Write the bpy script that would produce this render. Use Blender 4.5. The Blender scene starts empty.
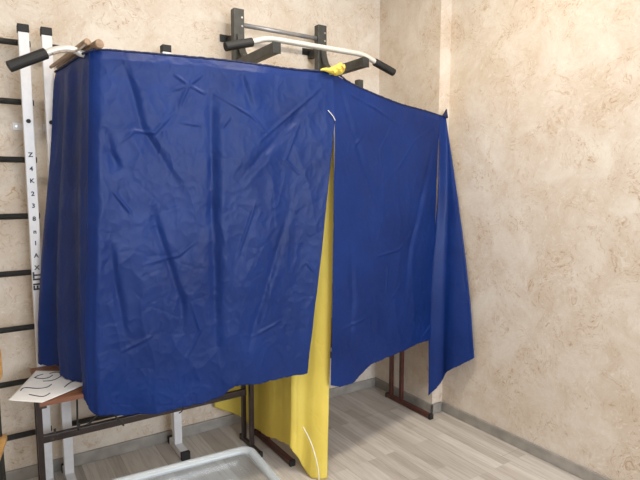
import bpy, bmesh, math, random
from mathutils import Vector, Matrix, noise
random.seed(7)
sc = bpy.context.scene
COL = sc.collection
R = math.radians

# ------------------------------------------------------------ camera
YAW, PITCH, FOC = R(56.8), R(6.0), 525.0
cd = bpy.data.cameras.new('camera'); cam = bpy.data.objects.new('camera', cd); COL.objects.link(cam)
cd.sensor_fit = 'HORIZONTAL'; cd.sensor_width = 36.0; cd.lens = 36.0 * FOC / 640.0
cd.clip_start = 0.02
cam.location = (0, 0, 1.44)
cam.rotation_euler = (R(90) - PITCH, 0, YAW - R(90))
sc.camera = cam

# ------------------------------------------------------------ world, lights, exposure
w = bpy.data.worlds.new('world'); sc.world = w; w.use_nodes = True
w.node_tree.nodes['Background'].inputs[0].default_value = (0.75, 0.85, 1.0, 1)
w.node_tree.nodes['Background'].inputs[1].default_value = 0.8
def area(name, loc, target, sx, sy, power, color, spread=180):
    l = bpy.data.lights.new(name, 'AREA'); l.shape = 'RECTANGLE'; l.size = sx; l.size_y = sy
    l.energy = power; l.color = color; l.spread = R(spread)
    o = bpy.data.objects.new(name, l); COL.objects.link(o); o.location = loc
    d = Vector(target) - Vector(loc)
    o.rotation_euler = d.to_track_quat('-Z', 'Y').to_euler()
    return o
area('window_daylight', (1.1, -2.45, 1.75), (1.1, 3.0, 1.1), 1.9, 1.5, 112, (0.87, 0.92, 1.0))
LAMP = ((1.15, 1.45, 2.93), 35, (1.0, 0.90, 0.76))
area('ceiling_lamp_light', LAMP[0], (LAMP[0][0], LAMP[0][1], 0), 1.2, 0.2, LAMP[1], LAMP[2])
area('ceiling_lamp_light_rear', (-0.6, -0.5, 2.93), (-0.6, -0.5, 0), 1.2, 0.2, 12, LAMP[2])
sc.view_settings.view_transform = 'Standard'
sc.view_settings.look = 'None'
sc.view_settings.gamma = 1.0
sc.view_settings.use_curve_mapping = False
sc.view_settings.exposure = 0.12

# ------------------------------------------------------------ materials
def newmat(name):
    m = bpy.data.materials.new(name); m.use_nodes = True
    nt = m.node_tree; b = nt.nodes['Principled BSDF']
    return m, nt, b
def nd(nt, t, **kw):
    n = nt.nodes.new(t)
    for k, v in kw.items():
        if k in n.inputs: n.inputs[k].default_value = v
        else: setattr(n, k, v)
    return n
def ramp(nt, stops, fac):
    r = nt.nodes.new('ShaderNodeValToRGB')
    while len(r.color_ramp.elements) < len(stops): r.color_ramp.elements.new(0.5)
    for e, (p, c) in zip(r.color_ramp.elements, stops):
        e.position = p; e.color = c if len(c) == 4 else (*c, 1)
    nt.links.new(fac, r.inputs[0]); return r
def mix(nt, fac, a, b, mode='MIX'):
    m = nt.nodes.new('ShaderNodeMix'); m.data_type = 'RGBA'; m.blend_type = mode
    for s, v in ((m.inputs[0], fac), (m.inputs[6], a), (m.inputs[7], b)):
        if hasattr(v, 'links'): nt.links.new(v, s)
        else: s.default_value = v
    return m.outputs[2]
def coords(nt, scale=(1,1,1), rot=(0,0,0), src='Object'):
    t = nt.nodes.new('ShaderNodeTexCoord'); mp = nt.nodes.new('ShaderNodeMapping')
    mp.inputs['Scale'].default_value = scale; mp.inputs['Rotation'].default_value = rot
    nt.links.new(t.outputs[src], mp.inputs[0]); return mp.outputs[0]
def bump(nt, b, h, strength, dist=0.01):
    n = nt.nodes.new('ShaderNodeBump'); n.inputs['Strength'].default_value = strength
    n.inputs['Distance'].default_value = dist
    nt.links.new(h, n.inputs['Height']); nt.links.new(n.outputs[0], b.inputs['Normal']); return n
def plain(name, col, rough=0.5, metal=0.0, spec=0.5, grime=0.12, scale=30):
    m, nt, b = newmat(name)
    v = coords(nt); n = nd(nt, 'ShaderNodeTexNoise', Scale=scale, Detail=4.0); nt.links.new(v, n.inputs['Vector'])
    dk = tuple(c * (1 - grime) for c in col) + (1,)
    lt = tuple(min(1, c * (1 + grime)) for c in col) + (1,)
    r = ramp(nt, [(0.3, dk), (0.7, lt)], n.outputs[0])
    nt.links.new(r.outputs[0], b.inputs['Base Color'])
    b.inputs['Roughness'].default_value = rough; b.inputs['Metallic'].default_value = metal
    b.inputs['Specular IOR Level'].default_value = spec
    bump(nt, b, n.outputs[0], 0.05, 0.002)
    return m

def wallpaper():
    m, nt, b = newmat('wallpaper')
    v = coords(nt)
    big = nd(nt, 'ShaderNodeTexNoise', Scale=4.2, Detail=9.0, Roughness=0.68, Distortion=0.5); nt.links.new(v, big.inputs['Vector'])
    base = ramp(nt, [(0.34, (0.655, 0.56, 0.45)), (0.5, (0.725, 0.65, 0.56)), (0.66, (0.80, 0.75, 0.665))], big.outputs[0])
    # swirling brown brush strokes
    wn = nd(nt, 'ShaderNodeTexNoise', Scale=5.0, Detail=3.0); nt.links.new(v, wn.inputs['Vector'])
    add = nt.nodes.new('ShaderNodeVectorMath'); add.operation = 'MULTIPLY_ADD'
    nt.links.new(wn.outputs['Color'], add.inputs[0]); add.inputs[1].default_value = (0.35, 0.35, 0.35); nt.links.new(v, add.inputs[2])
    st = nd(nt, 'ShaderNodeTexNoise', Scale=27.0, Detail=8.0, Roughness=0.78, Distortion=1.8); nt.links.new(add.outputs[0], st.inputs['Vector'])
    smask = ramp(nt, [(0.53, (0, 0, 0)), (0.60, (1, 1, 1))], st.outputs[0])
    pn = nd(nt, 'ShaderNodeTexNoise', Scale=5.0, Detail=4.0, Roughness=0.6); nt.links.new(add.outputs[0], pn.inputs['Vector'])
    pmask = ramp(nt, [(0.44, (0.12, 0.12, 0.12)), (0.62, (1, 1, 1))], pn.outputs[0])
    mk = mix(nt, 1.0, smask.outputs[0], pmask.outputs[0], 'MULTIPLY')
    mk2 = mix(nt, 1.0, mk, (0.8, 0.8, 0.8, 1), 'MULTIPLY')
    c = mix(nt, mk2, base.outputs[0], (0.42, 0.26, 0.13, 1))
    # soft ochre clouds around the strokes
    soft = mix(nt, 1.0, pmask.outputs[0], (0.22, 0.22, 0.22, 1), 'MULTIPLY')
    c2 = mix(nt, soft, c, (0.56, 0.42, 0.29, 1))
    # pale scraped flecks
    fl = nd(nt, 'ShaderNodeTexNoise', Scale=26.0, Detail=5.0, Roughness=0.7, Distortion=2.0); nt.links.new(add.outputs[0], fl.inputs['Vector'])
    fm = ramp(nt, [(0.55, (0, 0, 0)), (0.65, (0.55, 0.55, 0.55))], fl.outputs[0])
    c3 = mix(nt, fm.outputs[0], c2, (0.82, 0.77, 0.69, 1))
    nt.links.new(c3, b.inputs['Base Color'])
    b.inputs['Roughness'].default_value = 0.75; b.inputs['Specular IOR Level'].default_value = 0.25
    bump(nt, b, st.outputs[0], 0.55, 0.006)
    return m

def floor_mat():
    m, nt, b = newmat('laminate')
    v = coords(nt, rot=(0, 0, R(90)))
    br = nt.nodes.new('ShaderNodeTexBrick')
    br.offset = 0.37; br.offset_frequency = 3
    br.inputs['Color1'].default_value = (0.0, 0.0, 0.0, 1); br.inputs['Color2'].default_value = (1, 1, 1, 1)
    br.inputs['Mortar'].default_value = (0.5, 0.5, 0.5, 1)
    br.inputs['Scale'].default_value = 1.0; br.inputs['Brick Width'].default_value = 0.41
    br.inputs['Row Height'].default_value = 0.063; br.inputs['Mortar Size'].default_value = 0.0
    nt.links.new(v, br.inputs['Vector'])
    base = ramp(nt, [(0.0, (0.50, 0.45, 0.395)), (0.5, (0.60, 0.555, 0.50)), (1.0, (0.71, 0.67, 0.615))], br.outputs[0])
    g = coords(nt, scale=(38, 2.2, 10))
    gn = nd(nt, 'ShaderNodeTexNoise', Scale=1.6, Detail=7.0, Roughness=0.65, Distortion=0.6); nt.links.new(g, gn.inputs['Vector'])
    gr = ramp(nt, [(0.30, (0.66, 0.64, 0.62)), (0.55, (1, 1, 1)), (0.8, (1.0, 1.0, 1.0))], gn.outputs[0])
    c = mix(nt, 0.75, base.outputs[0], gr.outputs[0], 'MULTIPLY')
    br2 = nt.nodes.new('ShaderNodeTexBrick'); br2.offset = 0.37; br2.offset_frequency = 3
    br2.inputs['Scale'].default_value = 1.0; br2.inputs['Brick Width'].default_value = 1.24
    br2.inputs['Row Height'].default_value = 0.189; br2.inputs['Mortar Size'].default_value = 0.0008
    br2.inputs['Color1'].default_value = (1, 1, 1, 1); br2.inputs['Color2'].default_value = (0.9, 0.9, 0.9, 1)
    br2.inputs['Mortar'].default_value = (0.45, 0.42, 0.4, 1)
    nt.links.new(v, br2.inputs['Vector'])
    c = mix(nt, 1.0, c, br2.outputs[0], 'MULTIPLY')
    nt.links.new(c, b.inputs['Base Color'])
    b.inputs['Roughness'].default_value = 0.42; b.inputs['Specular IOR Level'].default_value = 0.35
    bump(nt, b, gn.outputs[0], 0.12, 0.002)
    return m

def cloth_mat(name, base, dark, rough, trans, clear, weave=900, sheen=0.0, crease=6.0, bstr=0.35):
    m, nt, b = newmat(name)
    v = coords(nt)
    n = nd(nt, 'ShaderNodeTexNoise', Scale=4.0, Detail=4.0); nt.links.new(v, n.inputs['Vector'])
    r = ramp(nt, [(0.3, dark), (0.7, base)], n.outputs[0])
    nt.links.new(r.outputs[0], b.inputs['Base Color'])
    b.inputs['Roughness'].default_value = rough; b.inputs['Specular IOR Level'].default_value = 0.30
    b.inputs['Sheen Weight'].default_value = sheen; b.inputs['Sheen Roughness'].default_value = 0.4
    vo = nd(nt, 'ShaderNodeTexVoronoi', Scale=crease); vo.feature = 'DISTANCE_TO_EDGE'
    wn = nd(nt, 'ShaderNodeTexNoise', Scale=3.0, Detail=4.0); nt.links.new(v, wn.inputs['Vector'])
    ad = nt.nodes.new('ShaderNodeVectorMath'); ad.operation = 'MULTIPLY_ADD'
    nt.links.new(wn.outputs['Color'], ad.inputs[0]); ad.inputs[1].default_value = (0.3, 0.3, 0.3); nt.links.new(v, ad.inputs[2])
    nt.links.new(ad.outputs[0], vo.inputs['Vector'])
    cr = ramp(nt, [(0.0, (0, 0, 0)), (0.09, (1, 1, 1))], vo.outputs[0])
    fn = nd(nt, 'ShaderNodeTexNoise', Scale=22.0, Detail=5.0, Roughness=0.6, Distortion=0.8); nt.links.new(ad.outputs[0], fn.inputs['Vector'])
    hh = mix(nt, 0.6, cr.outputs[0], fn.outputs[0])
    bp = bump(nt, b, hh, bstr, 0.004)
    out = nt.nodes['Material Output']
    tl = nt.nodes.new('ShaderNodeBsdfTranslucent'); nt.links.new(r.outputs[0], tl.inputs[0]); nt.links.new(bp.outputs[0], tl.inputs['Normal'])
    m1 = nt.nodes.new('ShaderNodeMixShader'); m1.inputs[0].default_value = trans
    nt.links.new(b.outputs[0], m1.inputs[1]); nt.links.new(tl.outputs[0], m1.inputs[2])
    tp = nt.nodes.new('ShaderNodeBsdfTransparent'); tp.inputs[0].default_value = (0.24, 0.34, 0.78, 1)
    m2 = nt.nodes.new('ShaderNodeMixShader'); m2.inputs[0].default_value = clear
    nt.links.new(m1.outputs[0], m2.inputs[1]); nt.links.new(tp.outputs[0], m2.inputs[2])
    nt.links.new(m2.outputs[0], out.inputs[0])
    return m

def wood(name, c1, c2, scale=(4, 60, 60), rough=0.45):
    m, nt, b = newmat(name)
    v = coords(nt, scale=scale)
    n = nd(nt, 'ShaderNodeTexNoise', Scale=1.0, Detail=6.0, Distortion=0.8); nt.links.new(v, n.inputs['Vector'])
    r = ramp(nt, [(0.3, c1), (0.7, c2)], n.outputs[0]); nt.links.new(r.outputs[0], b.inputs['Base Color'])
    b.inputs['Roughness'].default_value = rough
    return m

M = {}
M['wall'] = wallpaper()
M['floor'] = floor_mat()
M['ceiling'] = plain('ceiling_paint', (0.78, 0.77, 0.74), 0.9)
M['baseboard'] = plain('baseboard_plastic', (0.33, 0.31, 0.28), 0.5, grime=0.18, scale=14)
M['blue'] = cloth_mat('blue_nylon', (0.008, 0.040, 0.215, 1), (0.005, 0.026, 0.15, 1), 0.44, 0.10, 0.24, crease=7.5, bstr=0.42)
M['blue_hem'] = plain('navy_hem', (0.010, 0.016, 0.06), 0.8, grime=0.4, scale=90)
M['yellow'] = cloth_mat('yellow_cloth', (0.86, 0.72, 0.15, 1), (0.80, 0.64, 0.12, 1), 0.55, 0.25, 0.0, crease=9.0, bstr=0.25)
M['red'] = plain('red_print', (0.75, 0.36, 0.12), 0.6)
M['white_metal'] = plain('white_powder_coat', (0.74, 0.75, 0.78), 0.35, grime=0.05)
M['black_metal'] = plain('black_powder_coat', (0.020, 0.021, 0.020), 0.45, grime=0.3)
M['dark_metal'] = plain('charcoal_powder_coat', (0.055, 0.056, 0.05), 0.45, grime=0.25)
M['black_rubber'] = plain('black_rubber', (0.012, 0.012, 0.013), 0.65)
M['grey_metal'] = plain('grey_steel', (0.34, 0.34, 0.35), 0.35, metal=0.3)
M['cream_metal'] = plain('pale_steel', (0.62, 0.61, 0.57), 0.3, metal=0.15, grime=0.06)
M['bolt'] = plain('zinc_bolt', (0.5, 0.5, 0.5), 0.35, metal=0.8)
M['desk_metal'] = plain('dark_brown_frame', (0.030, 0.018, 0.015), 0.4, grime=0.3)
M['leg_metal'] = plain('maroon_brown_frame', (0.085, 0.026, 0.018), 0.4, grime=0.3)
M['desk_wood'] = wood('desk_laminate', (0.16, 0.065, 0.032, 1), (0.26, 0.11, 0.055, 1))
M['desk_edge'] = wood('desk_edge_band', (0.15, 0.060, 0.032, 1), (0.21, 0.085, 0.045, 1))
M['pole_wood'] = wood('pole_wood', (0.20, 0.13, 0.08, 1), (0.40, 0.27, 0.17, 1), scale=(40, 8, 40))
M['chair_wood'] = wood('varnished_plywood', (0.42, 0.22, 0.06, 1), (0.62, 0.37, 0.13, 1), rough=0.3)
M['paper'] = plain('paper', (0.80, 0.80, 0.80), 0.8, grime=0.03)
M['ink'] = plain('ink', (0.02, 0.03, 0.05), 0.6)
M['string'] = plain('string', (0.80, 0.79, 0.70), 0.7)
M['rope'] = plain('grey_rope', (0.30, 0.24, 0.20), 0.8, grime=0.5, scale=120)
def plastic(name, col, rough, tr):
    m, nt, b = newmat(name)
    b.inputs['Base Color'].default_value = col; b.inputs['Roughness'].default_value = rough
    b.inputs['Specular IOR Level'].default_value = 0.6; b.inputs['IOR'].default_value = 1.45
    out = nt.nodes['Material Output']
    tp = nt.nodes.new('ShaderNodeBsdfTransparent'); tp.inputs[0].default_value = (0.93, 0.95, 0.96, 1)
    mx = nt.nodes.new('ShaderNodeMixShader')
    v = coords(nt); n = nd(nt, 'ShaderNodeTexNoise', Scale=3.0, Detail=3.0); nt.links.new(v, n.inputs['Vector'])
    r = ramp(nt, [(0.35, (tr - 0.08,) * 3), (0.65, (tr + 0.06,) * 3)], n.outputs[0])
    nt.links.new(r.outputs[0], mx.inputs[0])
    nt.links.new(b.outputs[0], mx.inputs[1]); nt.links.new(tp.outputs[0], mx.inputs[2]); nt.links.new(mx.outputs[0], out.inputs[0])
    return m
M['plastic'] = plastic('clear_plastic', (0.45, 0.49, 0.52, 1), 0.08, 0.86)
M['plastic_rim'] = plastic('clear_plastic_rim', (0.60, 0.66, 0.70, 1), 0.08, 0.50)
M['glass'] = plastic('window_glass', (0.9, 0.95, 1, 1), 0.02, 0.9)

# ------------------------------------------------------------ mesh helpers
def obj(name, bm, m, parent=None, smooth=False):
    me = bpy.data.meshes.new(name); bm.to_mesh(me); bm.free()
    if m is not None: me.materials.append(m)
    if smooth:
        for p in me.polygons: p.use_smooth = True
    o = bpy.data.objects.new(name, me); COL.objects.link(o)
    if parent is not None: put_under(o, parent)
    return o
def world_of(o):
    v = Vector((0, 0, 0))
    while o is not None: v += o.location; o = o.parent
    return v
def put_under(o, parent):            # meshes are authored in world space: shift so that they stay put
    o.parent = parent
    off = world_of(parent)
    o.location = o.location - off
def tag(o, label=None, cat=None, group=None, kind=None):
    if label: o['label'] = label
    if cat: o['category'] = cat
    if group: o['group'] = group
    if kind: o['kind'] = kind
    return o
def thing(name, loc, label, cat, group=None):
    o = bpy.data.objects.new(name, None); COL.objects.link(o); o.location = loc; o.empty_display_size = 0.1
    return tag(o, label, cat, group)
def boxbm(bm, x0, x1, y0, y1, z0, z1, bev=0.0, rot=None, piv=None):
    r = bmesh.ops.create_cube(bm, size=1.0)
    vs = r['verts']
    for v in vs:
        v.co = Vector((x0 + (v.co.x + .5) * (x1 - x0), y0 + (v.co.y + .5) * (y1 - y0), z0 + (v.co.z + .5) * (z1 - z0)))
    if bev > 0:
        es = list({e for v in vs for e in v.link_edges})
        rr = bmesh.ops.bevel(bm, geom=es, offset=bev, segments=2, affect='EDGES', profile=0.6)
        vs = list({v for f in rr['faces'] for v in f.verts} | {v for v in vs if v.is_valid})
    if rot is not None:
        bmesh.ops.rotate(bm, verts=vs, cent=piv or (0, 0, 0), matrix=rot)
    return bm
def box(*a, **k): return boxbm(bmesh.new(), *a, **k)
def tube(pts, rad, seg=12, bm=None, cap=True, smoothn=0, square=None):
    """sweep a circle (or a rectangle square=(w,h)) along a polyline"""
    bm = bm or bmesh.new()
    pts = [Vector(p) for p in pts]
    rads = list(rad) if isinstance(rad, (list, tuple)) else [rad] * len(pts)
    for _ in range(smoothn):
        q = [pts[0]]
        rr = [rads[0]]
        for a, b in zip(rads, rads[1:]): rr += [a * .75 + b * .25, a * .25 + b * .75]
        rads = rr + [rads[-1]]
        for a, b in zip(pts, pts[1:]): q += [a * .75 + b * .25, a * .25 + b * .75]
        q.append(pts[-1]); pts = q
    rings = []; up = None
    for i, p in enumerate(pts):
        t = (pts[min(i + 1, len(pts) - 1)] - pts[max(i - 1, 0)]).normalized()
        if up is None:
            up = Vector((0, 0, 1)) if abs(t.z) < .9 else Vector((0, 1, 0))
        a = t.cross(up).normalized(); b = a.cross(t).normalized(); up = b
        ring = []
        if square:
            w_, h_ = square
            for sx, sy in ((-1, -1), (1, -1), (1, 1), (-1, 1)): ring.append(bm.verts.new(p + a * sx * w_ / 2 + b * sy * h_ / 2))
        else:
            for k in range(seg):
                an = 2 * math.pi * k / seg
                ring.append(bm.verts.new(p + (a * math.cos(an) + b * math.sin(an)) * rads[i]))
        rings.append(ring)
    n = len(rings[0])
    for r0, r1 in zip(rings, rings[1:]):
        for k in range(n): bm.faces.new((r0[k], r0[(k + 1) % n], r1[(k + 1) % n], r1[k]))
    if cap:
        bm.faces.new(rings[0][::-1]); bm.faces.new(rings[-1])
    bmesh.ops.recalc_face_normals(bm, faces=bm.faces[:])
    return bm
def prism(poly, z0, z1, bm=None):
    bm = bm or bmesh.new()
    a = [bm.verts.new((x, y, z0)) for x, y in poly]; b = [bm.verts.new((x, y, z1)) for x, y in poly]
    n = len(poly)
    bm.faces.new(a[::-1]); bm.faces.new(b)
    for i in range(n): bm.faces.new((a[i], a[(i + 1) % n], b[(i + 1) % n], b[i]))
    bmesh.ops.recalc_face_normals(bm, faces=bm.faces[:])
    return bm
def rrect(x0, x1, y0, y1, r, n=8):
    out = []
    for cx, cy, a0 in ((x1 - r, y1 - r, 0), (x0 + r, y1 - r, 90), (x0 + r, y0 + r, 180), (x1 - r, y0 + r, 270)):
        for k in range(n + 1):
            a = R(a0 + 90 * k / n); out.append((cx + r * math.cos(a), cy + r * math.sin(a)))
    return out
def copy_tree(o, parent=None):
    c = o.copy(); COL.objects.link(c)
    if parent is not None: c.parent = parent
    for ch in list(o.children): copy_tree(ch, c)
    return c

# ------------------------------------------------------------ room
XW, YW, YF, XL, HC = 2.43, 2.845, -2.6, -2.3, 3.0
def struct(name, bm, m, **k): return tag(obj(name, bm, m, **k), kind='structure')
struct('floor', box(XL - .1, XW + .1, YF - .1, YW + .1, -.1, 0), M['floor'])
struct('ceiling', box(XL - .1, XW + .1, YF - .1, YW + .1, HC, HC + .1), M['ceiling'])
struct('wall_back', box(XL - .1, XW + .1, YW, YW + .1, 0, HC), M['wall'])
struct('wall_right', box(XW, XW + .1, YF, YW, 0, HC), M['wall'])
struct('wall_left', box(XL - .1, XL, YF, YW, 0, HC), M['wall'])
bm = bmesh.new()
wx0, wx1, wz0, wz1 = 0.05, 2.15, 0.95, 2.5
boxbm(bm, XL, wx0, YF - .1, YF, 0, HC); boxbm(bm, wx1, XW, YF - .1, YF, 0, HC)
boxbm(bm, wx0, wx1, YF - .1, YF, 0, wz0); boxbm(bm, wx0, wx1, YF - .1, YF, wz1, HC)
struct('wall_front', bm, M['wall'])
wf = bmesh.new()
for a in ((wx0, wx0 + .06, wz0, wz1), (wx1 - .06, wx1, wz0, wz1), (1.07, 1.13, wz0, wz1)): boxbm(wf, a[0], a[1], YF - .08, YF - .02, a[2], a[3])
for z in (wz0, wz1 - .06): boxbm(wf, wx0, wx1, YF - .08, YF - .02, z, z + .06)
wo = struct('window_1', wf, M['white_metal'])
obj('pane', box(wx0 + .06, wx1 - .06, YF - .055, YF - .05, wz0 + .06, wz1 - .06), M['glass'], wo)
# boxed pier in the corner
PX, PY = 2.342, 2.285
struct('wall_pier', box(PX, XW, PY, YW, 0, HC), M['wall'])
bb = .062
def base(name, a): struct(name, box(*a, 0, bb, bev=.004), M['baseboard'])
base('baseboard_back', (XL, PX - .014, YW - .014, YW))
base('baseboard_pier_side', (PX - .014, PX, PY - .014, YW))
base('baseboard_pier_front', (PX - .014, XW - .014, PY - .014, PY))
base('baseboard_right', (XW - .014, XW, YF, PY - .0141))
base('baseboard_left', (XL, XL + .014, YF, YW))

# ------------------------------------------------------------ wall bars
YP0, YP1 = 2.70, 2.742        # front and back faces of the white posts
PW = .021
RZ = [2.068, 1.810, 1.553, 1.297, 1.036, .778, .522, .265]
ZT = 2.14
def wall_bars(xa, xb, label, sd):
    t = thing('wall_bars', ((xa + xb) / 2, 2.72, 0), label, 'wall bars', 'gymnastic wall bars on the back wall')
    for x in (xa, xb):
        p = t_post = obj('post', box(x - PW, x + PW, YP0, YP1, .03, ZT - .035, bev=.003), M['white_metal'], t)
        obj('post_cap', box(x - PW - .002, x + PW + .002, YP0 - .002, YP1 + .002, ZT - .035, ZT, bev=.004), M['black_rubber'], p)
        for z in (1.722,):
            obj('hole_plug', tube([(x, YP0 + .002, z), (x, YP0 - .003, z)], .0095), M['black_rubber'], p)
        f = obj('foot', box(x - PW, x + PW, 2.60, 2.80, 0.002, .04, bev=.003), M['white_metal'], t)
        for ya, yb in ((2.578, 2.603), (2.797, 2.818)):
            obj('foot_cap', box(x - PW - .003, x + PW + .003, ya, yb, .0, .043, bev=.004), M['black_rubber'], f)
    for i, z in enumerate(RZ):
        obj('rung', tube([(xa - .015, YP1 + .012, z), (xb + .029, YP1 + .012, z)], .0135, 12), M['black_metal'], t, smooth=True)
    for x, s in ((xa, sd), (xb, sd)):
        for z in (1.71, .40):
            b = bmesh.new()
            boxbm(b, x - .012, x + .012, YP1, YW - .003, z - .014, z + .014)
            boxbm(b, x + min(sd * .055, -sd * .020), x + max(sd * .055, -sd * .020), YW - .004, YW, z - .018, z + .018, bev=.002)
            br = obj('wall_bracket', b, M['white_metal'], t)
            obj('screw', tube([(x + sd * .040, YW - .003, z), (x + sd * .040, YW - .008, z)], .006), M['bolt'], br)
    return t, t_post
wb_left, marked_post = wall_bars(-.33, .217, 'white and black wall bars at the left edge with black lettering down the post', -1)
wb_right = wall_bars(.308, .848, 'white and black wall bars standing half hidden behind the blue curtain', 1)
# lettering runs up the post with the text turned a quarter turn
def text(body, x, z, size, rotz=0.0, bold=0.0):
    c = bpy.data.curves.new('lettering', 'FONT'); c.body = body; c.size = size; c.align_x = 'CENTER'; c.align_y = 'CENTER'
    c.extrude = .0004; c.offset = bold
    o = bpy.data.objects.new('lettering', c); COL.objects.link(o)
    bpy.context.view_layer.update()
    dg = bpy.context.evaluated_depsgraph_get()
    me = bpy.data.meshes.new_from_object(o.evaluated_get(dg)); bpy.data.objects.remove(o)
    me.materials.clear(); me.materials.append(M['ink'])
    o = bpy.data.objects.new('lettering', me); COL.objects.link(o)
    me.transform(Matrix.Translation((x, YP0 - .0006, z)) @ Matrix.Rotation(R(90), 4, 'X') @ Matrix.Rotation(rotz, 4, 'Z'))
    put_under(o, marked_post)
    return o
for ch, z in zip(['Z', '4', 'K', '2', '3', '8', 'n', '1', 'A', 'X'], [1.573, 1.511, 1.457, 1.399, 1.345, 1.286, 1.228, 1.175, 1.118, 1.062]):
    text(ch, .2175, z, .027, 0, .0009)
text('ELIT', .2175, 1.000, .046, R(90), .0016)

# ------------------------------------------------------------ pull-up bars
def bar_with_grips(t, xl, xr, xtl, xtr, y, z, drop, mat, dip=0):
    pts = [(xtl, y + .0, z - drop), (xl - .11, y, z - drop * .42), (xl - .05, y, z - drop * .08), (xl, y, z), (xl + .045, y, z - dip), (xr - .045, y, z - dip), (xr, y, z), (xr + .05, y, z - drop * .08), (xr + .11, y, z - drop * .42), (xtr, y, z - drop)]
    b = obj('bar', tube(pts, .0135, 14, smoothn=2), mat, t, smooth=True)
    for tip, inn in ((Vector(pts[0]), Vector(pts[1])), (Vector(pts[-1]), Vector(pts[-2]))):
        d = (inn - tip).normalized()
        L = .135
        obj('grip', tube([tip - d * .006, tip - d * .004, tip + d * L, tip + d * (L + .003)], [.014, .0205, .0205, .016], 16), M['black_rubber'], t, smooth=False)
    return b
t = thing('pull_up_bar', (1.51, 2.78, 2.1), 'wall mounted black pull-up frame with a pale bar, above the curtain slit', 'pull-up bar')
UX = (1.246, 1.785); UY0, UY1 = 2.70, 2.745; AZ = 2.092
bar_with_grips(t, 1.235, 1.742, .990, 1.984, 2.290, 2.131, .068, M['cream_metal'])
for x in UX:
    up = obj('upright', box(x - .03, x + .03, UY0, UY1, 2.03, 2.385, bev=.003), M['dark_metal'], t)
    for z in (2.34, 2.295): obj('bolt', tube([(x + .016, UY0 + .001, z), (x + .016, UY0 - .003, z)], .0055), M['bolt'], up)
    ar = obj('arm', box(x - .020, x + .020, 2.285, UY0, AZ - .024, AZ + .024, bev=.003), M['dark_metal'], t)
    obj('end_plate', box(x - .022, x + .022, 2.280, 2.2855, AZ - .026, AZ + .027, bev=.001), M['black_metal'], ar)
    # bent gusset from the upright down to the arm
    g = tube([(x + .0, UY0 - .004, 2.25), (x, UY0 - .02, 2.19), (x, UY0 - .045, 2.14), (x, UY0 - .10, 2.10)], .01, bm=None, smoothn=1, square=(.034, .012))
    obj('gusset', g, M['dark_metal'], t)
    # stand-off to the wall
    s = bmesh.new(); boxbm(s, x - .018, x + .018, UY1, YW - .004, 2.215, 2.26, bev=.002)
    boxbm(s, x - .055, x + .055, YW - .006, YW, 2.236, 2.276, bev=.002)
    obj('wall_bracket', s, M['black_metal'], t)
obj('cross_tube', tube([(UX[0] + .031, 2.722, 2.308), (UX[1] - .031, 2.722, 2.308)], .0125, 14), M['grey_metal'], t, smooth=True)

t = thing('pull_up_bar', (.58, 2.69, 1.93), 'white pull-up bar with black grip, hooked on the wall bars at upper left', 'pull-up bar')
bar_with_grips(t, .345, .80, .132, 1.02, 2.262, 1.960, .092, M['cream_metal'], dip=.022)
for x in (.47, .70):
    obj('arm', box(x - .018, x + .018, 2.277, 2.678, 1.90, 1.94, bev=.003), M['white_metal'], t)
obj('back_plate', box(.335, .856, 2.678, YP0 - .0005, 1.885, 1.95, bev=.003), M['white_metal'], t)

# black support post seen above the right-hand curtain
t = thing('dip_bar_stand', (2.075, 2.74, 1.5), 'short black steel post poking up behind the right half of the curtain', 'bar')
obj('upright', box(2.057, 2.095, 2.70, 2.742, 1.2, 2.10, bev=.003), M['dark_metal'], t)
for z in (1.3, 1.95): obj('wall_bracket', box(2.05, 2.10, 2.742, YW - .001, z, z + .05), M['black_metal'], t)

# wooden poles that carry the fabric
def pole(a, b, r, r2, label):
    a, b = Vector(a), Vector(b); d = (b - a).normalized()
    return tag(obj('wooden_pole', tube([a, a + d * .003, b - d * .003, b], [r - .003, r, r2, r2 - .002], 18), M['pole_wood'], smooth=False), label, 'pole')
pole((.425, 2.165, 1.969), (.338, 2.640, 1.957), .0175, .008, 'round wooden pole with pale cut end, resting across the white pull-up bar')
pole((.392, 2.215, 1.982), (.312, 2.655, 1.958), .0140, .007, 'thinner wooden pole end directly left of the pale wooden pole')
tag(obj('rope', tube([(.272, 2.240, 1.925), (.30, 2.238, 1.938), (.345, 2.236, 1.942), (.372, 2.215, 1.958), (.385, 2.20, 1.972)], .004, 8, smoothn=2), M['rope'], smooth=True),
    'thin grey cord running from the left black grip to the wooden poles', 'cord')

# ------------------------------------------------------------ fabric
PL, PK, PR_, PB, PC = (.389, 2.20), (1.427, 2.07), (2.37, 2.253), (.326, 2.64), (2.37, 1.995)
A_top = [(0.389, 2.2, 1.941), (0.445, 2.193, 1.954), (0.679, 2.164, 1.96), (0.938, 2.131, 1.963), (1.212, 2.097, 1.956), (1.427, 2.07, 1.958)]
A_right = [(1.427, 2.07, 1.958), (1.432, 2.069, 1.765), (1.422, 2.070, 1.66), (1.408, 2.071, 1.53), (1.393, 2.072, 1.40), (1.373, 2.075, 1.226), (1.351, 2.078, 1.035), (1.330, 2.082, 0.867), (1.312, 2.084, 0.722), (1.291, 2.087, 0.537)]
A_bot = [(0.33, 2.207, 0.548), (0.355, 2.204, 0.522), (0.429, 2.195, 0.503), (0.566, 2.178, 0.48), (0.69, 2.162, 0.482), (0.843, 2.143, 0.49), (0.935, 2.132, 0.534), (1.063, 2.116, 0.531), (1.177, 2.101, 0.536), (1.291, 2.087, 0.537)]
A_left = [(0.389, 2.2, 1.941), (0.37, 2.202, 1.573), (0.35, 2.205, 1.187), (0.331, 2.207, 0.828), (0.33, 2.207, 0.548)]
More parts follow.
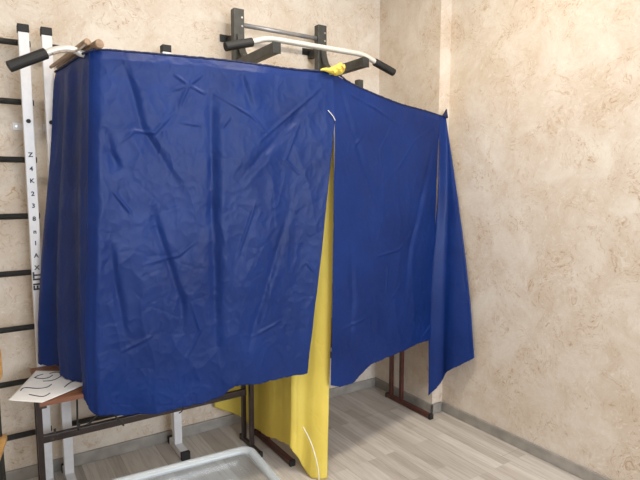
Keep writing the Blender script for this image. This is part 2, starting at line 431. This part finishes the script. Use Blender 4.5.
B_top = [(1.427, 2.07, 1.958), (1.542, 2.092, 1.928), (1.703, 2.124, 1.9), (1.93, 2.168, 1.87), (2.158, 2.212, 1.856), (2.287, 2.237, 1.845)]
B_left = [(1.427, 2.07, 1.958), (1.434, 2.071, 1.744), (1.429, 2.07, 1.368), (1.424, 2.069, 0.882), (1.412, 2.067, 0.457)]
B_right = [(2.287, 2.237, 1.845), (2.286, 2.237, 1.62), (2.281, 2.236, 1.232), (2.266, 2.233, 0.811), (2.257, 2.231, 0.51)]
B_bot = [(1.412, 2.067, 0.457), (1.482, 2.081, 0.432), (1.57, 2.098, 0.429), (1.685, 2.12, 0.48), (1.766, 2.136, 0.487), (1.974, 2.176, 0.495), (2.106, 2.202, 0.506), (2.257, 2.231, 0.51)]
C_top = [(2.287, 2.237, 1.845), (2.339, 2.247, 1.844), (2.365, 2.252, 1.862)]
C_left = [(2.287, 2.237, 1.845), (2.313, 2.242, 1.60), (2.306, 2.240, 1.231), (2.270, 2.233, 0.811), (2.281, 2.236, 0.151)]
C_bot = [(2.281, 2.236, 0.151), (2.29, 2.212, 0.189), (2.301, 2.183, 0.247), (2.313, 2.148, 0.312), (2.333, 2.096, 0.355), (2.364, 2.012, 0.422), (2.372, 1.995, 0.438)]
C_right = [(2.365, 2.252, 1.862), (2.385, 2.200, 1.565), (2.390, 2.130, 1.23), (2.388, 2.065, .88), (2.372, 1.995, .438)]
S_top = [(0.326, 2.639, 1.936), (0.347, 2.491, 1.938), (0.368, 2.344, 1.944), (0.389, 2.2, 1.941)]
S_left = [(0.326, 2.64, 1.936), (0.304, 2.64, 1.726), (0.267, 2.64, 1.372), (0.234, 2.64, 1.104), (0.219, 2.64, 0.877), (0.215, 2.64, 0.635)]
S_bot = [(0.215, 2.64, 0.635), (0.25, 2.52, 0.627), (0.288, 2.42, 0.615), (0.318, 2.33, 0.612), (0.324, 2.265, 0.610), (0.328, 2.225, 0.57), (0.33, 2.207, 0.548)]
RA = [
([(0.854, 1.844), (0.852, 1.354), (0.859, 0.644)], 2), ([(1.375, 1.895), (1.053, 1.623)], 0), ([(1.375, 1.877), (1.085, 1.581), (0.96, 1.444)], 1),
([(0.854, 1.828), (1.027, 1.735), (1.119, 1.639)], 0), ([(0.981, 1.913), (1.032, 1.756)], 1), ([(0.512, 1.92), (0.548, 1.793), (0.57, 1.674), (0.723, 1.414)], 1),
([(0.763, 1.849), (0.659, 1.809)], 0), ([(0.763, 1.849), (0.833, 1.814)], 0), ([(0.763, 1.849), (0.7, 1.888)], 0), ([(0.763, 1.849), (0.822, 1.899)], 0), ([(0.763, 1.849), (0.717, 1.753)], 0),
([(0.489, 1.604), (0.543, 1.653), (0.619, 1.648), (0.712, 1.749)], 0), ([(0.711, 1.697), (0.821, 1.686)], 0), ([(0.889, 1.677), (0.934, 1.729)], 0),
([(0.591, 1.379), (0.647, 1.162), (0.711, 0.939), (0.715, 0.799)], 1), ([(0.551, 1.114), (0.7, 1.146), (0.776, 1.202)], 0), ([(0.458, 0.765), (0.593, 0.819)], 0),
([(1.233, 1.416), (1.132, 1.107), (1.048, 0.859), (0.993, 0.688)], 1), ([(1.287, 1.078), (1.323, 1.028)], 0), ([(0.433, 1.663), (0.451, 1.568), (0.485, 1.498)], 1),
([(0.449, 1.424), (0.524, 1.323)], 0), ([(0.438, 1.222), (0.456, 1.018), (0.479, 0.809)], 1), ([(1.259, 1.734), (1.185, 1.552), (1.258, 1.485)], 0),
([(1.041, 1.373), (0.945, 1.109)], 0), ([(1.159, 0.813), (1.008, 0.752)], 0), ([(0.717, 0.688), (0.784, 0.812), (0.745, 0.949)], 0)]
RB = [
([(1.46, 1.922), (1.558, 1.706), (1.819, 1.173)], 1), ([(2.28, 1.79), (2.069, 1.689), (1.938, 1.547), (1.711, 1.362)], 0), ([(2.26, 1.75), (2.172, 1.468), (2.041, 1.073), (2.003, 0.791)], 1),
([(1.508, 1.881), (1.727, 1.829), (1.933, 1.76)], 0), ([(1.716, 1.06), (1.933, 1.083), (2.039, 1.159)], 0), ([(1.767, 0.882), (1.886, 0.821), (1.973, 0.898)], 0),
([(1.48, 0.722), (1.705, 0.758)], 0), ([(1.653, 1.713), (1.559, 1.61)], 0), ([(1.549, 1.167), (1.566, 0.86), (1.553, 0.603)], 1), ([(2.155, 0.526), (2.274, 0.613)], 0),
([(1.848, 1.008), (1.835, 0.801)], 0), ([(1.89, 1.783), (1.77, 1.62), (1.806, 1.413)], 0)]
def sampler(pts):
    P = [Vector(p) for p in pts]; L = [0]
    for a, b in zip(P, P[1:]): L.append(L[-1] + (b - a).length)
    T = L[-1]
    n = len(P)
    def f(u):
        s = u * T
        for i in range(n - 1):
            if s <= L[i + 1] or i == n - 2:
                k = (s - L[i]) / max(1e-9, L[i + 1] - L[i]); k = min(1, max(0, k))
                p0 = P[i - 1] if i > 0 else P[i] * 2 - P[i + 1]; p3 = P[i + 2] if i < n - 2 else P[i + 1] * 2 - P[i]
                p1, p2 = P[i], P[i + 1]
                return 0.5 * ((2 * p1) + (p2 - p0) * k + (2 * p0 - 5 * p1 + 4 * p2 - p3) * k * k + (3 * p1 - p0 - 3 * p2 + p3) * k ** 3)
    return f
def segdist(px, pz, a, b):
    dx, dz = b[0] - a[0], b[1] - a[1]; l2 = dx * dx + dz * dz
    k = ((px - a[0]) * dx + (pz - a[1]) * dz) / l2; kk = min(1, max(0, k))
    ex, ez = px - a[0] - dx * kk, pz - a[1] - dz * kk
    side = 1 if (dx * (pz - a[1]) - dz * (px - a[0])) > 0 else -1
    return math.hypot(ex, ez), side, kk
def creases(s, z, ridges):
    h = 0.0
    for pts, kind in ridges:
        best = None
        for i, (a, b) in enumerate(zip(pts, pts[1:])):
            d, sd, k = segdist(s, z, a, b)
            if best is None or d < best[0]: best = (d, sd, (i + k) / (len(pts) - 1))
        d, sd, k = best
        if d > .12: continue
        fade = math.sin(math.pi * min(1, max(0, k))) ** .7 * (1 + .6 * noise.noise(Vector((s * 9, z * 9, 8))))
        if kind == 0: h += .0050 * math.exp(-(d / .0065) ** 2) * fade - .002 * math.exp(-(d / .022) ** 2) * fade
        elif kind == 1: h += (-.0075 * math.exp(-(d / .016) ** 2) + .006 * sd * (d / .03) * math.exp(-(d / .035) ** 2)) * fade
        else: h += (-.016 * math.exp(-(d / .022) ** 2) + .008 * sd * (d / .04) * math.exp(-(d / .05) ** 2)) * fade
    return h
def crumple(s, z, seed, amp=1.0):
    p = Vector((s * 3.2 + seed, z * 0.75, seed * 1.7))
    h = .015 * noise.noise(p)
    q = Vector((s * 6.5 + seed, z * 3.2 + s * 2, seed))
    h += .0040 * (1 - 2 * abs(noise.noise(q)) ** .8)
    q = Vector((s * 14 + seed, z * 8 - s * 4, seed + 5))
    h += .0016 * (1 - 2 * abs(noise.noise(q)) ** .7)
    q = Vector((s * 30, z * 22 + seed, seed + 9))
    h += .0009 * (1 - 2 * abs(noise.noise(q)) ** .7)
    return h * amp
def coons(bm, top, bot, left, right, nu, nv, n, disp, skip_first=None):
    T, B, Lf, Rt = sampler(top), sampler(bot), sampler(left), sampler(right)
    c00, c10, c01, c11 = T(0), T(1), B(0), B(1)
    grid = []
    for i in range(nu + 1):
        u = i / nu; col = []
        rag = .006 * noise.noise(Vector((u * 22, nu * .37, 1))) + .0035 * noise.noise(Vector((u * 70, nu * .11, 4)))
        for j in range(nv + 1):
            v = j / nv
            p = T(u) * (1 - v) + B(u) * v + Lf(v) * (1 - u) + Rt(v) * u - (c00 * (1 - u) * (1 - v) + c10 * u * (1 - v) + c01 * (1 - u) * v + c11 * u * v)
            p.z += rag * v ** 10 * min(1, u / .05) * min(1, (1 - u) / .05)
            if i == 0 and skip_first: col.append(skip_first[j]); continue
            col.append(bm.verts.new(p + n * disp(u, v, p)))
        grid.append(col)
    for i in range(nu):
        for j in range(nv):
            bm.faces.new((grid[i][j], grid[i][j + 1], grid[i + 1][j + 1], grid[i + 1][j]))
    return grid
def nrm(a, b):
    e = Vector((b[0] - a[0], b[1] - a[1], 0)).normalized(); return Vector((e.y, -e.x, 0))
def edge(u, v, wu=.06, wv=.03):
    return min(1, u / wu) * min(1, v / wv)
curtain = thing('blue_curtain', (.9, 2.2, .5), 'large crumpled royal blue fabric draped over the booth, slit down the middle', 'curtain')
NV = 360
bm = bmesh.new()
nS, nA = nrm(PB, PL), nrm(PL, PK)
def dS(u, v, p):
    s = p.y
    k = min(1, v / .04) * min(1, (1 - u) / .12)
    tt = (s - 2.2) / .44 + .05 * noise.noise(Vector((v * 2.2, 5, 1)))
    f = .022 * math.sin((tt * 2.1 + .12 * v) * 2 * math.pi + .4) * (.35 + .65 * v) + .012 * noise.noise(Vector((tt * 7, v * 1.2, 2)))
    return k * (f * (1 - .5 * u) + crumple(s, p.z, 3.1, .7)) - .004
def dA(u, v, p):
    k = min(1, v / .025) * min(1, u / .05)
    roll = -.012 * math.exp(-(u / .02) ** 2)
    side = .010 * math.exp(-((u - .045 - .02 * v) / .03) ** 2) * v
    return k * (creases(p.x, p.z, RA) + crumple(p.x, p.z, 11.3) + .006 + side) - .004 * (1 - min(1, u / .05))
gS = coons(bm, S_top, S_bot, S_left, A_left, 60, NV, nS, dS)
gA = coons(bm, A_top, A_bot, A_left, A_right, 320, NV, nA, dA, skip_first=gS[-1])
o = obj('front_panel', bm, M['blue'], curtain, smooth=True)
bm = bmesh.new(); nB = nrm(PK, PR_)
def dB(u, v, p):
    k = min(1, v / .025)
    return k * (creases(p.x, p.z, RB) + .75 * crumple(p.x, p.z, 27.7) + .002)
gB = coons(bm, B_top, B_bot, B_left, B_right, 190, NV, nB, dB)
o = obj('right_panel', bm, M['blue'], curtain, smooth=True)
bm = bmesh.new(); nC = nrm(PR_, PC)
def dC(u, v, p):
    k = min(1, v / .05)
    return k * ((.012 * math.sin(u * 7.5 + 1.5 * v) * (1 - v) + .020 * math.sin(u * 9 + 2.0 * v) * v) * (1 - .6 * u) + .6 * crumple(p.x * 1.5 + p.y * 1.5, p.z, 41.0))
gC = coons(bm, C_top, C_bot, C_left, C_right, 70, NV, nC, dC)
o = obj('end_strip', bm, M['blue'], curtain, smooth=True)
for ch in curtain.children:
    if 'panel' in ch.name or 'strip' in ch.name:
        md = ch.modifiers.new('thickness', 'SOLIDIFY'); md.thickness = .0012; md.offset = 0
# ragged dark hem along the top
hem = [Vector(p) for p in S_top] + [Vector(p) for p in A_top[1:]] + [Vector(p) for p in B_top[1:]] + [Vector(p) for p in C_top[1:]]
H = sampler(hem); pts = []; rd = []
for i in range(301):
    p = H(i / 300); k = noise.noise(Vector((i * .35, 3, 0)))
    pts.append(p + Vector((0, 0, .001 + .0025 * k))); rd.append(.0045 + .0022 * noise.noise(Vector((i * .6, 9, 1))))
obj('hem', tube(pts, rd, 8), M['blue_hem'], curtain, smooth=True)
# little tied peak at the far right end
tp = bmesh.new()
bmesh.ops.create_cone(tp, cap_ends=True, segments=10, radius1=.020, radius2=.003, depth=.05)
bmesh.ops.transform(tp, matrix=Matrix.Translation((2.362, 2.249, 1.862)) @ Matrix.Rotation(R(14), 4, 'Y'), verts=tp.verts)
obj('corner_tie', tp, M['blue_hem'], curtain, smooth=True)
# pale thread at the head of the slit
obj('loose_thread', tube([(1.393, 2.062, 1.785), (1.405, 2.058, 1.772), (1.418, 2.054, 1.758), (1.428, 2.052, 1.738)], .0018, 6, smoothn=2), M['string'], curtain, smooth=True)

# yellow curtain between the two booths
yc = thing('yellow_curtain', (1.25, 2.3, 0), 'yellow cloth hanging behind the slit down to the floor', 'curtain')
Yb = [(1.10, 2.80, .15), (1.215, 2.706, .097), (1.238, 2.544, .083), (1.242, 2.33, .114), (1.251, 2.187, .135), (1.269, 2.149, .094), (1.282, 2.122, .040), (1.302, 2.08, .006), (1.34, 2.05, .004), (1.376, 2.03, .004)]
Yt = [(1.13, 2.80, 1.93), (1.20, 2.74, 1.93), (1.235, 2.66, 1.93), (1.24, 2.4, 1.94), (1.26, 2.26, 1.94), (1.32, 2.16, 1.95), (1.38, 2.12, 1.955), (1.43, 2.10, 1.955)]
Yl = [(1.13, 2.80, 1.93), (1.11, 2.80, 1.0), (1.10, 2.80, .15)]
Yr = [(1.43, 2.10, 1.955), (1.462, 2.11, 1.75), (1.468, 2.115, 1.366), (1.462, 2.115, .9), (1.440, 2.105, .48), (1.409, 2.07, .225), (1.376, 2.03, .004)]
bm = bmesh.new()
def dY(u, v, p):
    s = u * 1.1
    k = min(1, v / .06)
    fold = .018 * math.sin(u * 26 + v * 1.5) * (.3 + .7 * v) * (1 if u > .72 else .35)
    hold = min(1, abs(u - .25) / .08)
    return k * (fold * hold * .6 + crumple(s, p.z, 77.0, .35))
coons(bm, Yt, Yb, Yl, Yr, 200, 220, Vector((-.9, -.43, 0)).normalized(), dY)
o = obj('cloth', bm, M['yellow'], yc, smooth=True)
md = o.modifiers.new('thickness', 'SOLIDIFY'); md.thickness = .0012; md.offset = 0
kb = bmesh.new(); bmesh.ops.create_icosphere(kb, subdivisions=4, radius=1.0)
for v in kb.verts:
    n_ = noise.noise(v.co * 1.7 + Vector((4, 1, 2))) * .35 + noise.noise(v.co * 4.5) * .18
    c = v.co * (1 + n_)
    pl_ = .0045 * math.sin(c.x * 9 + c.z * 5)                 # pleats gathered by the tie
    v.co = Vector((min(c.x, .62) * .044 + c.z * .004, c.y * .024 + pl_, c.z * .027 + min(c.x, .62) * .010))
bmesh.ops.translate(kb, verts=kb.verts, vec=(1.446, 2.058, 1.974))
kn = obj('knot', kb, M['yellow'], yc, smooth=True)
obj('tail', tube([(1.43, 2.06, 1.966), (1.40, 2.058, 1.964), (1.372, 2.058, 1.966), (1.352, 2.062, 1.962)], [.015, .012, .008, .003], 8, smoothn=1), M['yellow'], yc, smooth=True)
obj('red_print', tube([(1.452, 2.036, 1.990), (1.460, 2.034, 1.982), (1.466, 2.036, 1.974)], .0035, 6, smoothn=1), M['red'], kn, smooth=True)
obj('strap', tube([(1.46, 2.075, 1.975), (1.60, 2.33, 2.020), (1.770, 2.60, 2.052)], .004, 8, smoothn=2), M['yellow'], yc, smooth=True)
tag(obj('white_string', tube([(1.276, 2.100, .262), (1.290, 2.060, .212), (1.298, 2.025, .145), (1.303, 2.003, .075), (1.303, 2.0, .004)], .0028, 8, smoothn=2), M['string'], smooth=True),
    'short white string hanging down the front of the yellow cloth', 'string')

# ------------------------------------------------------------ desks
def desk(x0, x1, label, legm, hooks=False):
    ov, fw, rz = (.014, .008, .295) if hooks else (.020, .014, .40)
    fy = 2.39 if hooks else 2.225
    footm = M['desk_metal'] if hooks else M['leg_metal']
    cx = (x0 + x1) / 2
    t = thing('school_desk', (cx, 2.45, 0), label, 'desk', 'school desks inside the booth')
    tb = box(x0 - ov, x1 + .035, 2.235, 2.69, .583, .600, bev=.003)
    top = obj('tabletop', tb, M['desk_wood'], t)
    e = bmesh.new(); boxbm(e, x0 - ov - .001, x1 + .036, 2.2325, 2.2352, .5825, .5995)
    obj('edge_band', e, M['desk_edge'], top)
    for x in (x0, x1):
        lg = bmesh.new()
        for y in (2.60, 2.50): boxbm(lg, x - .011, x + .011, y - .0125, y + .0125, .028, .565, bev=.003)
        boxbm(lg, x - .012, x + .012, 2.27, 2.66, .558, .583, bev=.002)
        l = obj('leg', lg, legm, t)
        obj('foot', box(x - fw, x + fw, fy, 2.64, .004, .030, bev=.003), footm, l)
        for ya, yb in ((fy - .005, fy + .011), (2.63, 2.645)):
            obj('foot_cap', box(x - fw - .0015, x + fw + .0015, ya, yb, 0, .032, bev=.003), M['black_rubber'], l)
    obj('cross_rail', box(x0 + .011, x1 - .011, 2.535, 2.56, rz, rz + .034, bev=.003), M['desk_metal'], t)
    if hooks:
        for x in (x0 + .06, x0 + .16):
            obj('bolt', box(x - .005, x + .005, 2.53, 2.54, .33, .352), M['desk_metal'], t)
        def hk(pts, r=.004): obj('bag_hook', tube(pts, r, 8, smoothn=2), M['black_metal'], t, smooth=True)
        hk([(.317, 2.4, .584), (.317, 2.4, .50), (.313, 2.4, .392), (.318, 2.385, .382)])
        hk([(.350, 2.40, .395), (.366, 2.40, .400), (.392, 2.40, .430), (.424, 2.40, .442), (.462, 2.40, .425), (.482, 2.40, .38), (.505, 2.40, .352)])
        hk([(.79, 2.45, .36), (.80, 2.45, .345), (.79, 2.45, .33), (.775, 2.45, .325)], .003)
        hk([(.985, 2.45, .375), (.995, 2.45, .36), (1.03, 2.45, .34), (1.045, 2.45, .335)], .003)
    return t
desk(.178, 1.190, 'brown-topped school desk under the left end of the curtain, with a sheet of paper', M['desk_metal'], True)
desk(1.287, 2.276, 'brown steel-legged school desk hidden behind the right half of the curtain', M['leg_metal'])

# paper with handwriting on the left desk
pp = thing('paper_sheet', (.2, 2.4, .601), 'white paper with dark handwritten loops on the left desk corner', 'paper')
corners = [Vector((.061, 2.306, 0)), Vector((.170, 2.218, 0)), Vector((.350, 2.330, 0)), Vector((.318, 2.53, 0)), Vector((.185, 2.63, 0))]
def pz(x, y):
    over = max(0, .155 - x) ; return .6030 + .10 * over ** 1.4 + .0015 * (1 + noise.noise(Vector((x * 9, y * 9, 2))))
bm = bmesh.new()
a, b, c_, d, e_ = corners
LS = [a, a.lerp(e_, .33), a.lerp(e_, .66), e_]; 
N = 24
g = []
def edgeL(v): return a.lerp(e_, v)
def edgeR(v):
    return b.lerp(c_, min(1, v / .6)) if v < .6 else c_.lerp(d, (v - .6) / .4)
for i in range(N + 1):
    row = []
    for j in range(N + 1):
        p = edgeL(j / N).lerp(edgeR(j / N), i / N)
        row.append(bm.verts.new((p.x, p.y, pz(p.x, p.y))))
    g.append(row)
for i in range(N):
    for j in range(N): bm.faces.new((g[i][j], g[i + 1][j], g[i + 1][j + 1], g[i][j + 1]))
o = obj('sheet', bm, M['paper'], pp, smooth=True)
md = o.modifiers.new('thickness', 'SOLIDIFY'); md.thickness = .0006
strokes = [[(0.17, 2.534), (0.184, 2.508), (0.206, 2.491), (0.227, 2.497), (0.239, 2.519)], [(0.197, 2.464), (0.222, 2.45), (0.245, 2.456), (0.265, 2.479), (0.28, 2.512), (0.27, 2.545), (0.25, 2.557), (0.231, 2.55)],
 [(0.109, 2.395), (0.116, 2.419), (0.13, 2.425), (0.17, 2.383), (0.204, 2.376), (0.223, 2.405)], [(0.135, 2.332), (0.154, 2.305), (0.173, 2.28), (0.188, 2.279), (0.206, 2.302)],
 [(0.264, 2.34), (0.285, 2.376), (0.304, 2.393), (0.322, 2.391)], [(0.174, 2.537), (0.188, 2.552), (0.206, 2.556)]]
for s_ in strokes:
    obj('pen_stroke', tube([(x, y, pz(x, y) + .0004) for x, y in s_], .0022, 6, smoothn=2), M['ink'], pp)

# ------------------------------------------------------------ plastic box
bx = thing('plastic_box', (.46, 1.45, 0), 'clear plastic storage box with a thick rounded rim, in front on the floor', 'box')
X0, X1, Y0, Y1, HB = .02, .836, 1.17, 1.765, .45
def loop_shell(levels, bm):
    rings = []
    for (ins, z, r) in levels:
        rings.append([bm.verts.new((x, y, z)) for x, y in rrect(X0 + ins, X1 - ins, Y0 + ins, Y1 - ins, r, 8)])
    n = len(rings[0])
    for a_, b_ in zip(rings, rings[1:]):
        for k in range(n): bm.faces.new((a_[k], a_[(k + 1) % n], b_[(k + 1) % n], b_[k]))
    return rings
bm = bmesh.new()
rg = loop_shell([(.030, HB - .012, .045), (.036, HB - .07, .045), (.046, HB - .075, .04), (.050, .26, .04), (.062, .03, .04), (.072, .006, .035)], bm)
bm.faces.new(rg[-1])
rg2 = loop_shell([(.026, HB - .012, .048), (.032, HB - .074, .048), (.042, HB - .079, .043), (.046, .26, .043), (.058, .03, .043), (.070, .001, .037)], bm)
bm.faces.new(rg2[-1][::-1])
bmesh.ops.recalc_face_normals(bm, faces=bm.faces[:])
obj('body', bm, M['plastic'], bx, smooth=True)
bm = bmesh.new()
rg = loop_shell([(.030, HB - .020, .032), (.028, HB - .004, .034), (.022, HB - .002, .036), (.019, HB, .038), (.010, HB, .044), (.003, HB - .004, .048), (.0, HB - .010, .05), (.0, HB - .030, .05), (.003, HB - .030, .048), (.004, HB - .012, .047), (.024, HB - .013, .037), (.026, HB - .020, .034), (.030, HB - .020, .032)], bm)
bmesh.ops.recalc_face_normals(bm, faces=bm.faces[:])
obj('rim', bm, M['plastic_rim'], bx, smooth=True)

spin = Matrix.Rotation(R(-4), 4, 'Z')          # the box stands slightly askew
for o in (bx, *bx.children):
    if o is bx:
        continue
    off = world_of(o); piv = Vector((X1, Y1, 0))
    o.data.transform(Matrix.Translation(piv - off) @ spin @ Matrix.Translation(off - piv))
# ------------------------------------------------------------ chair at the left edge
ch = thing('school_chair', (-.13, 2.18, 0), 'varnished plywood school chair with dark tube frame, cut off at left edge', 'chair')
sx0, sx1, sy0, sy1 = -.33, .058, 1.99, 2.375
obj('seat', prism(rrect(sx0, sx1, sy0, sy1, .05), .438, .450), M['chair_wood'], ch)
bk = bmesh.new()
for (x, z) in [(0, 0)]:
    prof = rrect(sx0 - .0, sx1 - .002, .665, .835, .045)
    pa = [bk.verts.new((x, 2.325 + .05 * ((x + .136) / .19) ** 2 * -1 + .05, z)) for x, z in prof]
    pb = [bk.verts.new((v.co.x, v.co.y + .010, v.co.z)) for v in pa]
    bk.faces.new(pa); bk.faces.new(pb[::-1])
    for i in range(len(pa)): bk.faces.new((pa[i], pb[i], pb[(i + 1) % len(pa)], pa[(i + 1) % len(pa)]))
bmesh.ops.recalc_face_normals(bk, faces=bk.faces[:])
obj('backrest', bk, M['chair_wood'], ch)
for x in (sx0 + .03, sx1 - .03):
    obj('leg', tube([(x, 2.345, .80), (x, 2.345, .43), (x, 2.40, .005)], .011, 10), M['black_metal'], ch, smooth=True)
    obj('leg', tube([(x, 2.33, .427), (x, 2.03, .427), (x, 1.99, .005)], .011, 10, smoothn=1), M['black_metal'], ch, smooth=True)
ch.location = (-.160, 2.222, 0); ch.rotation_euler = (0, 0, R(-10))
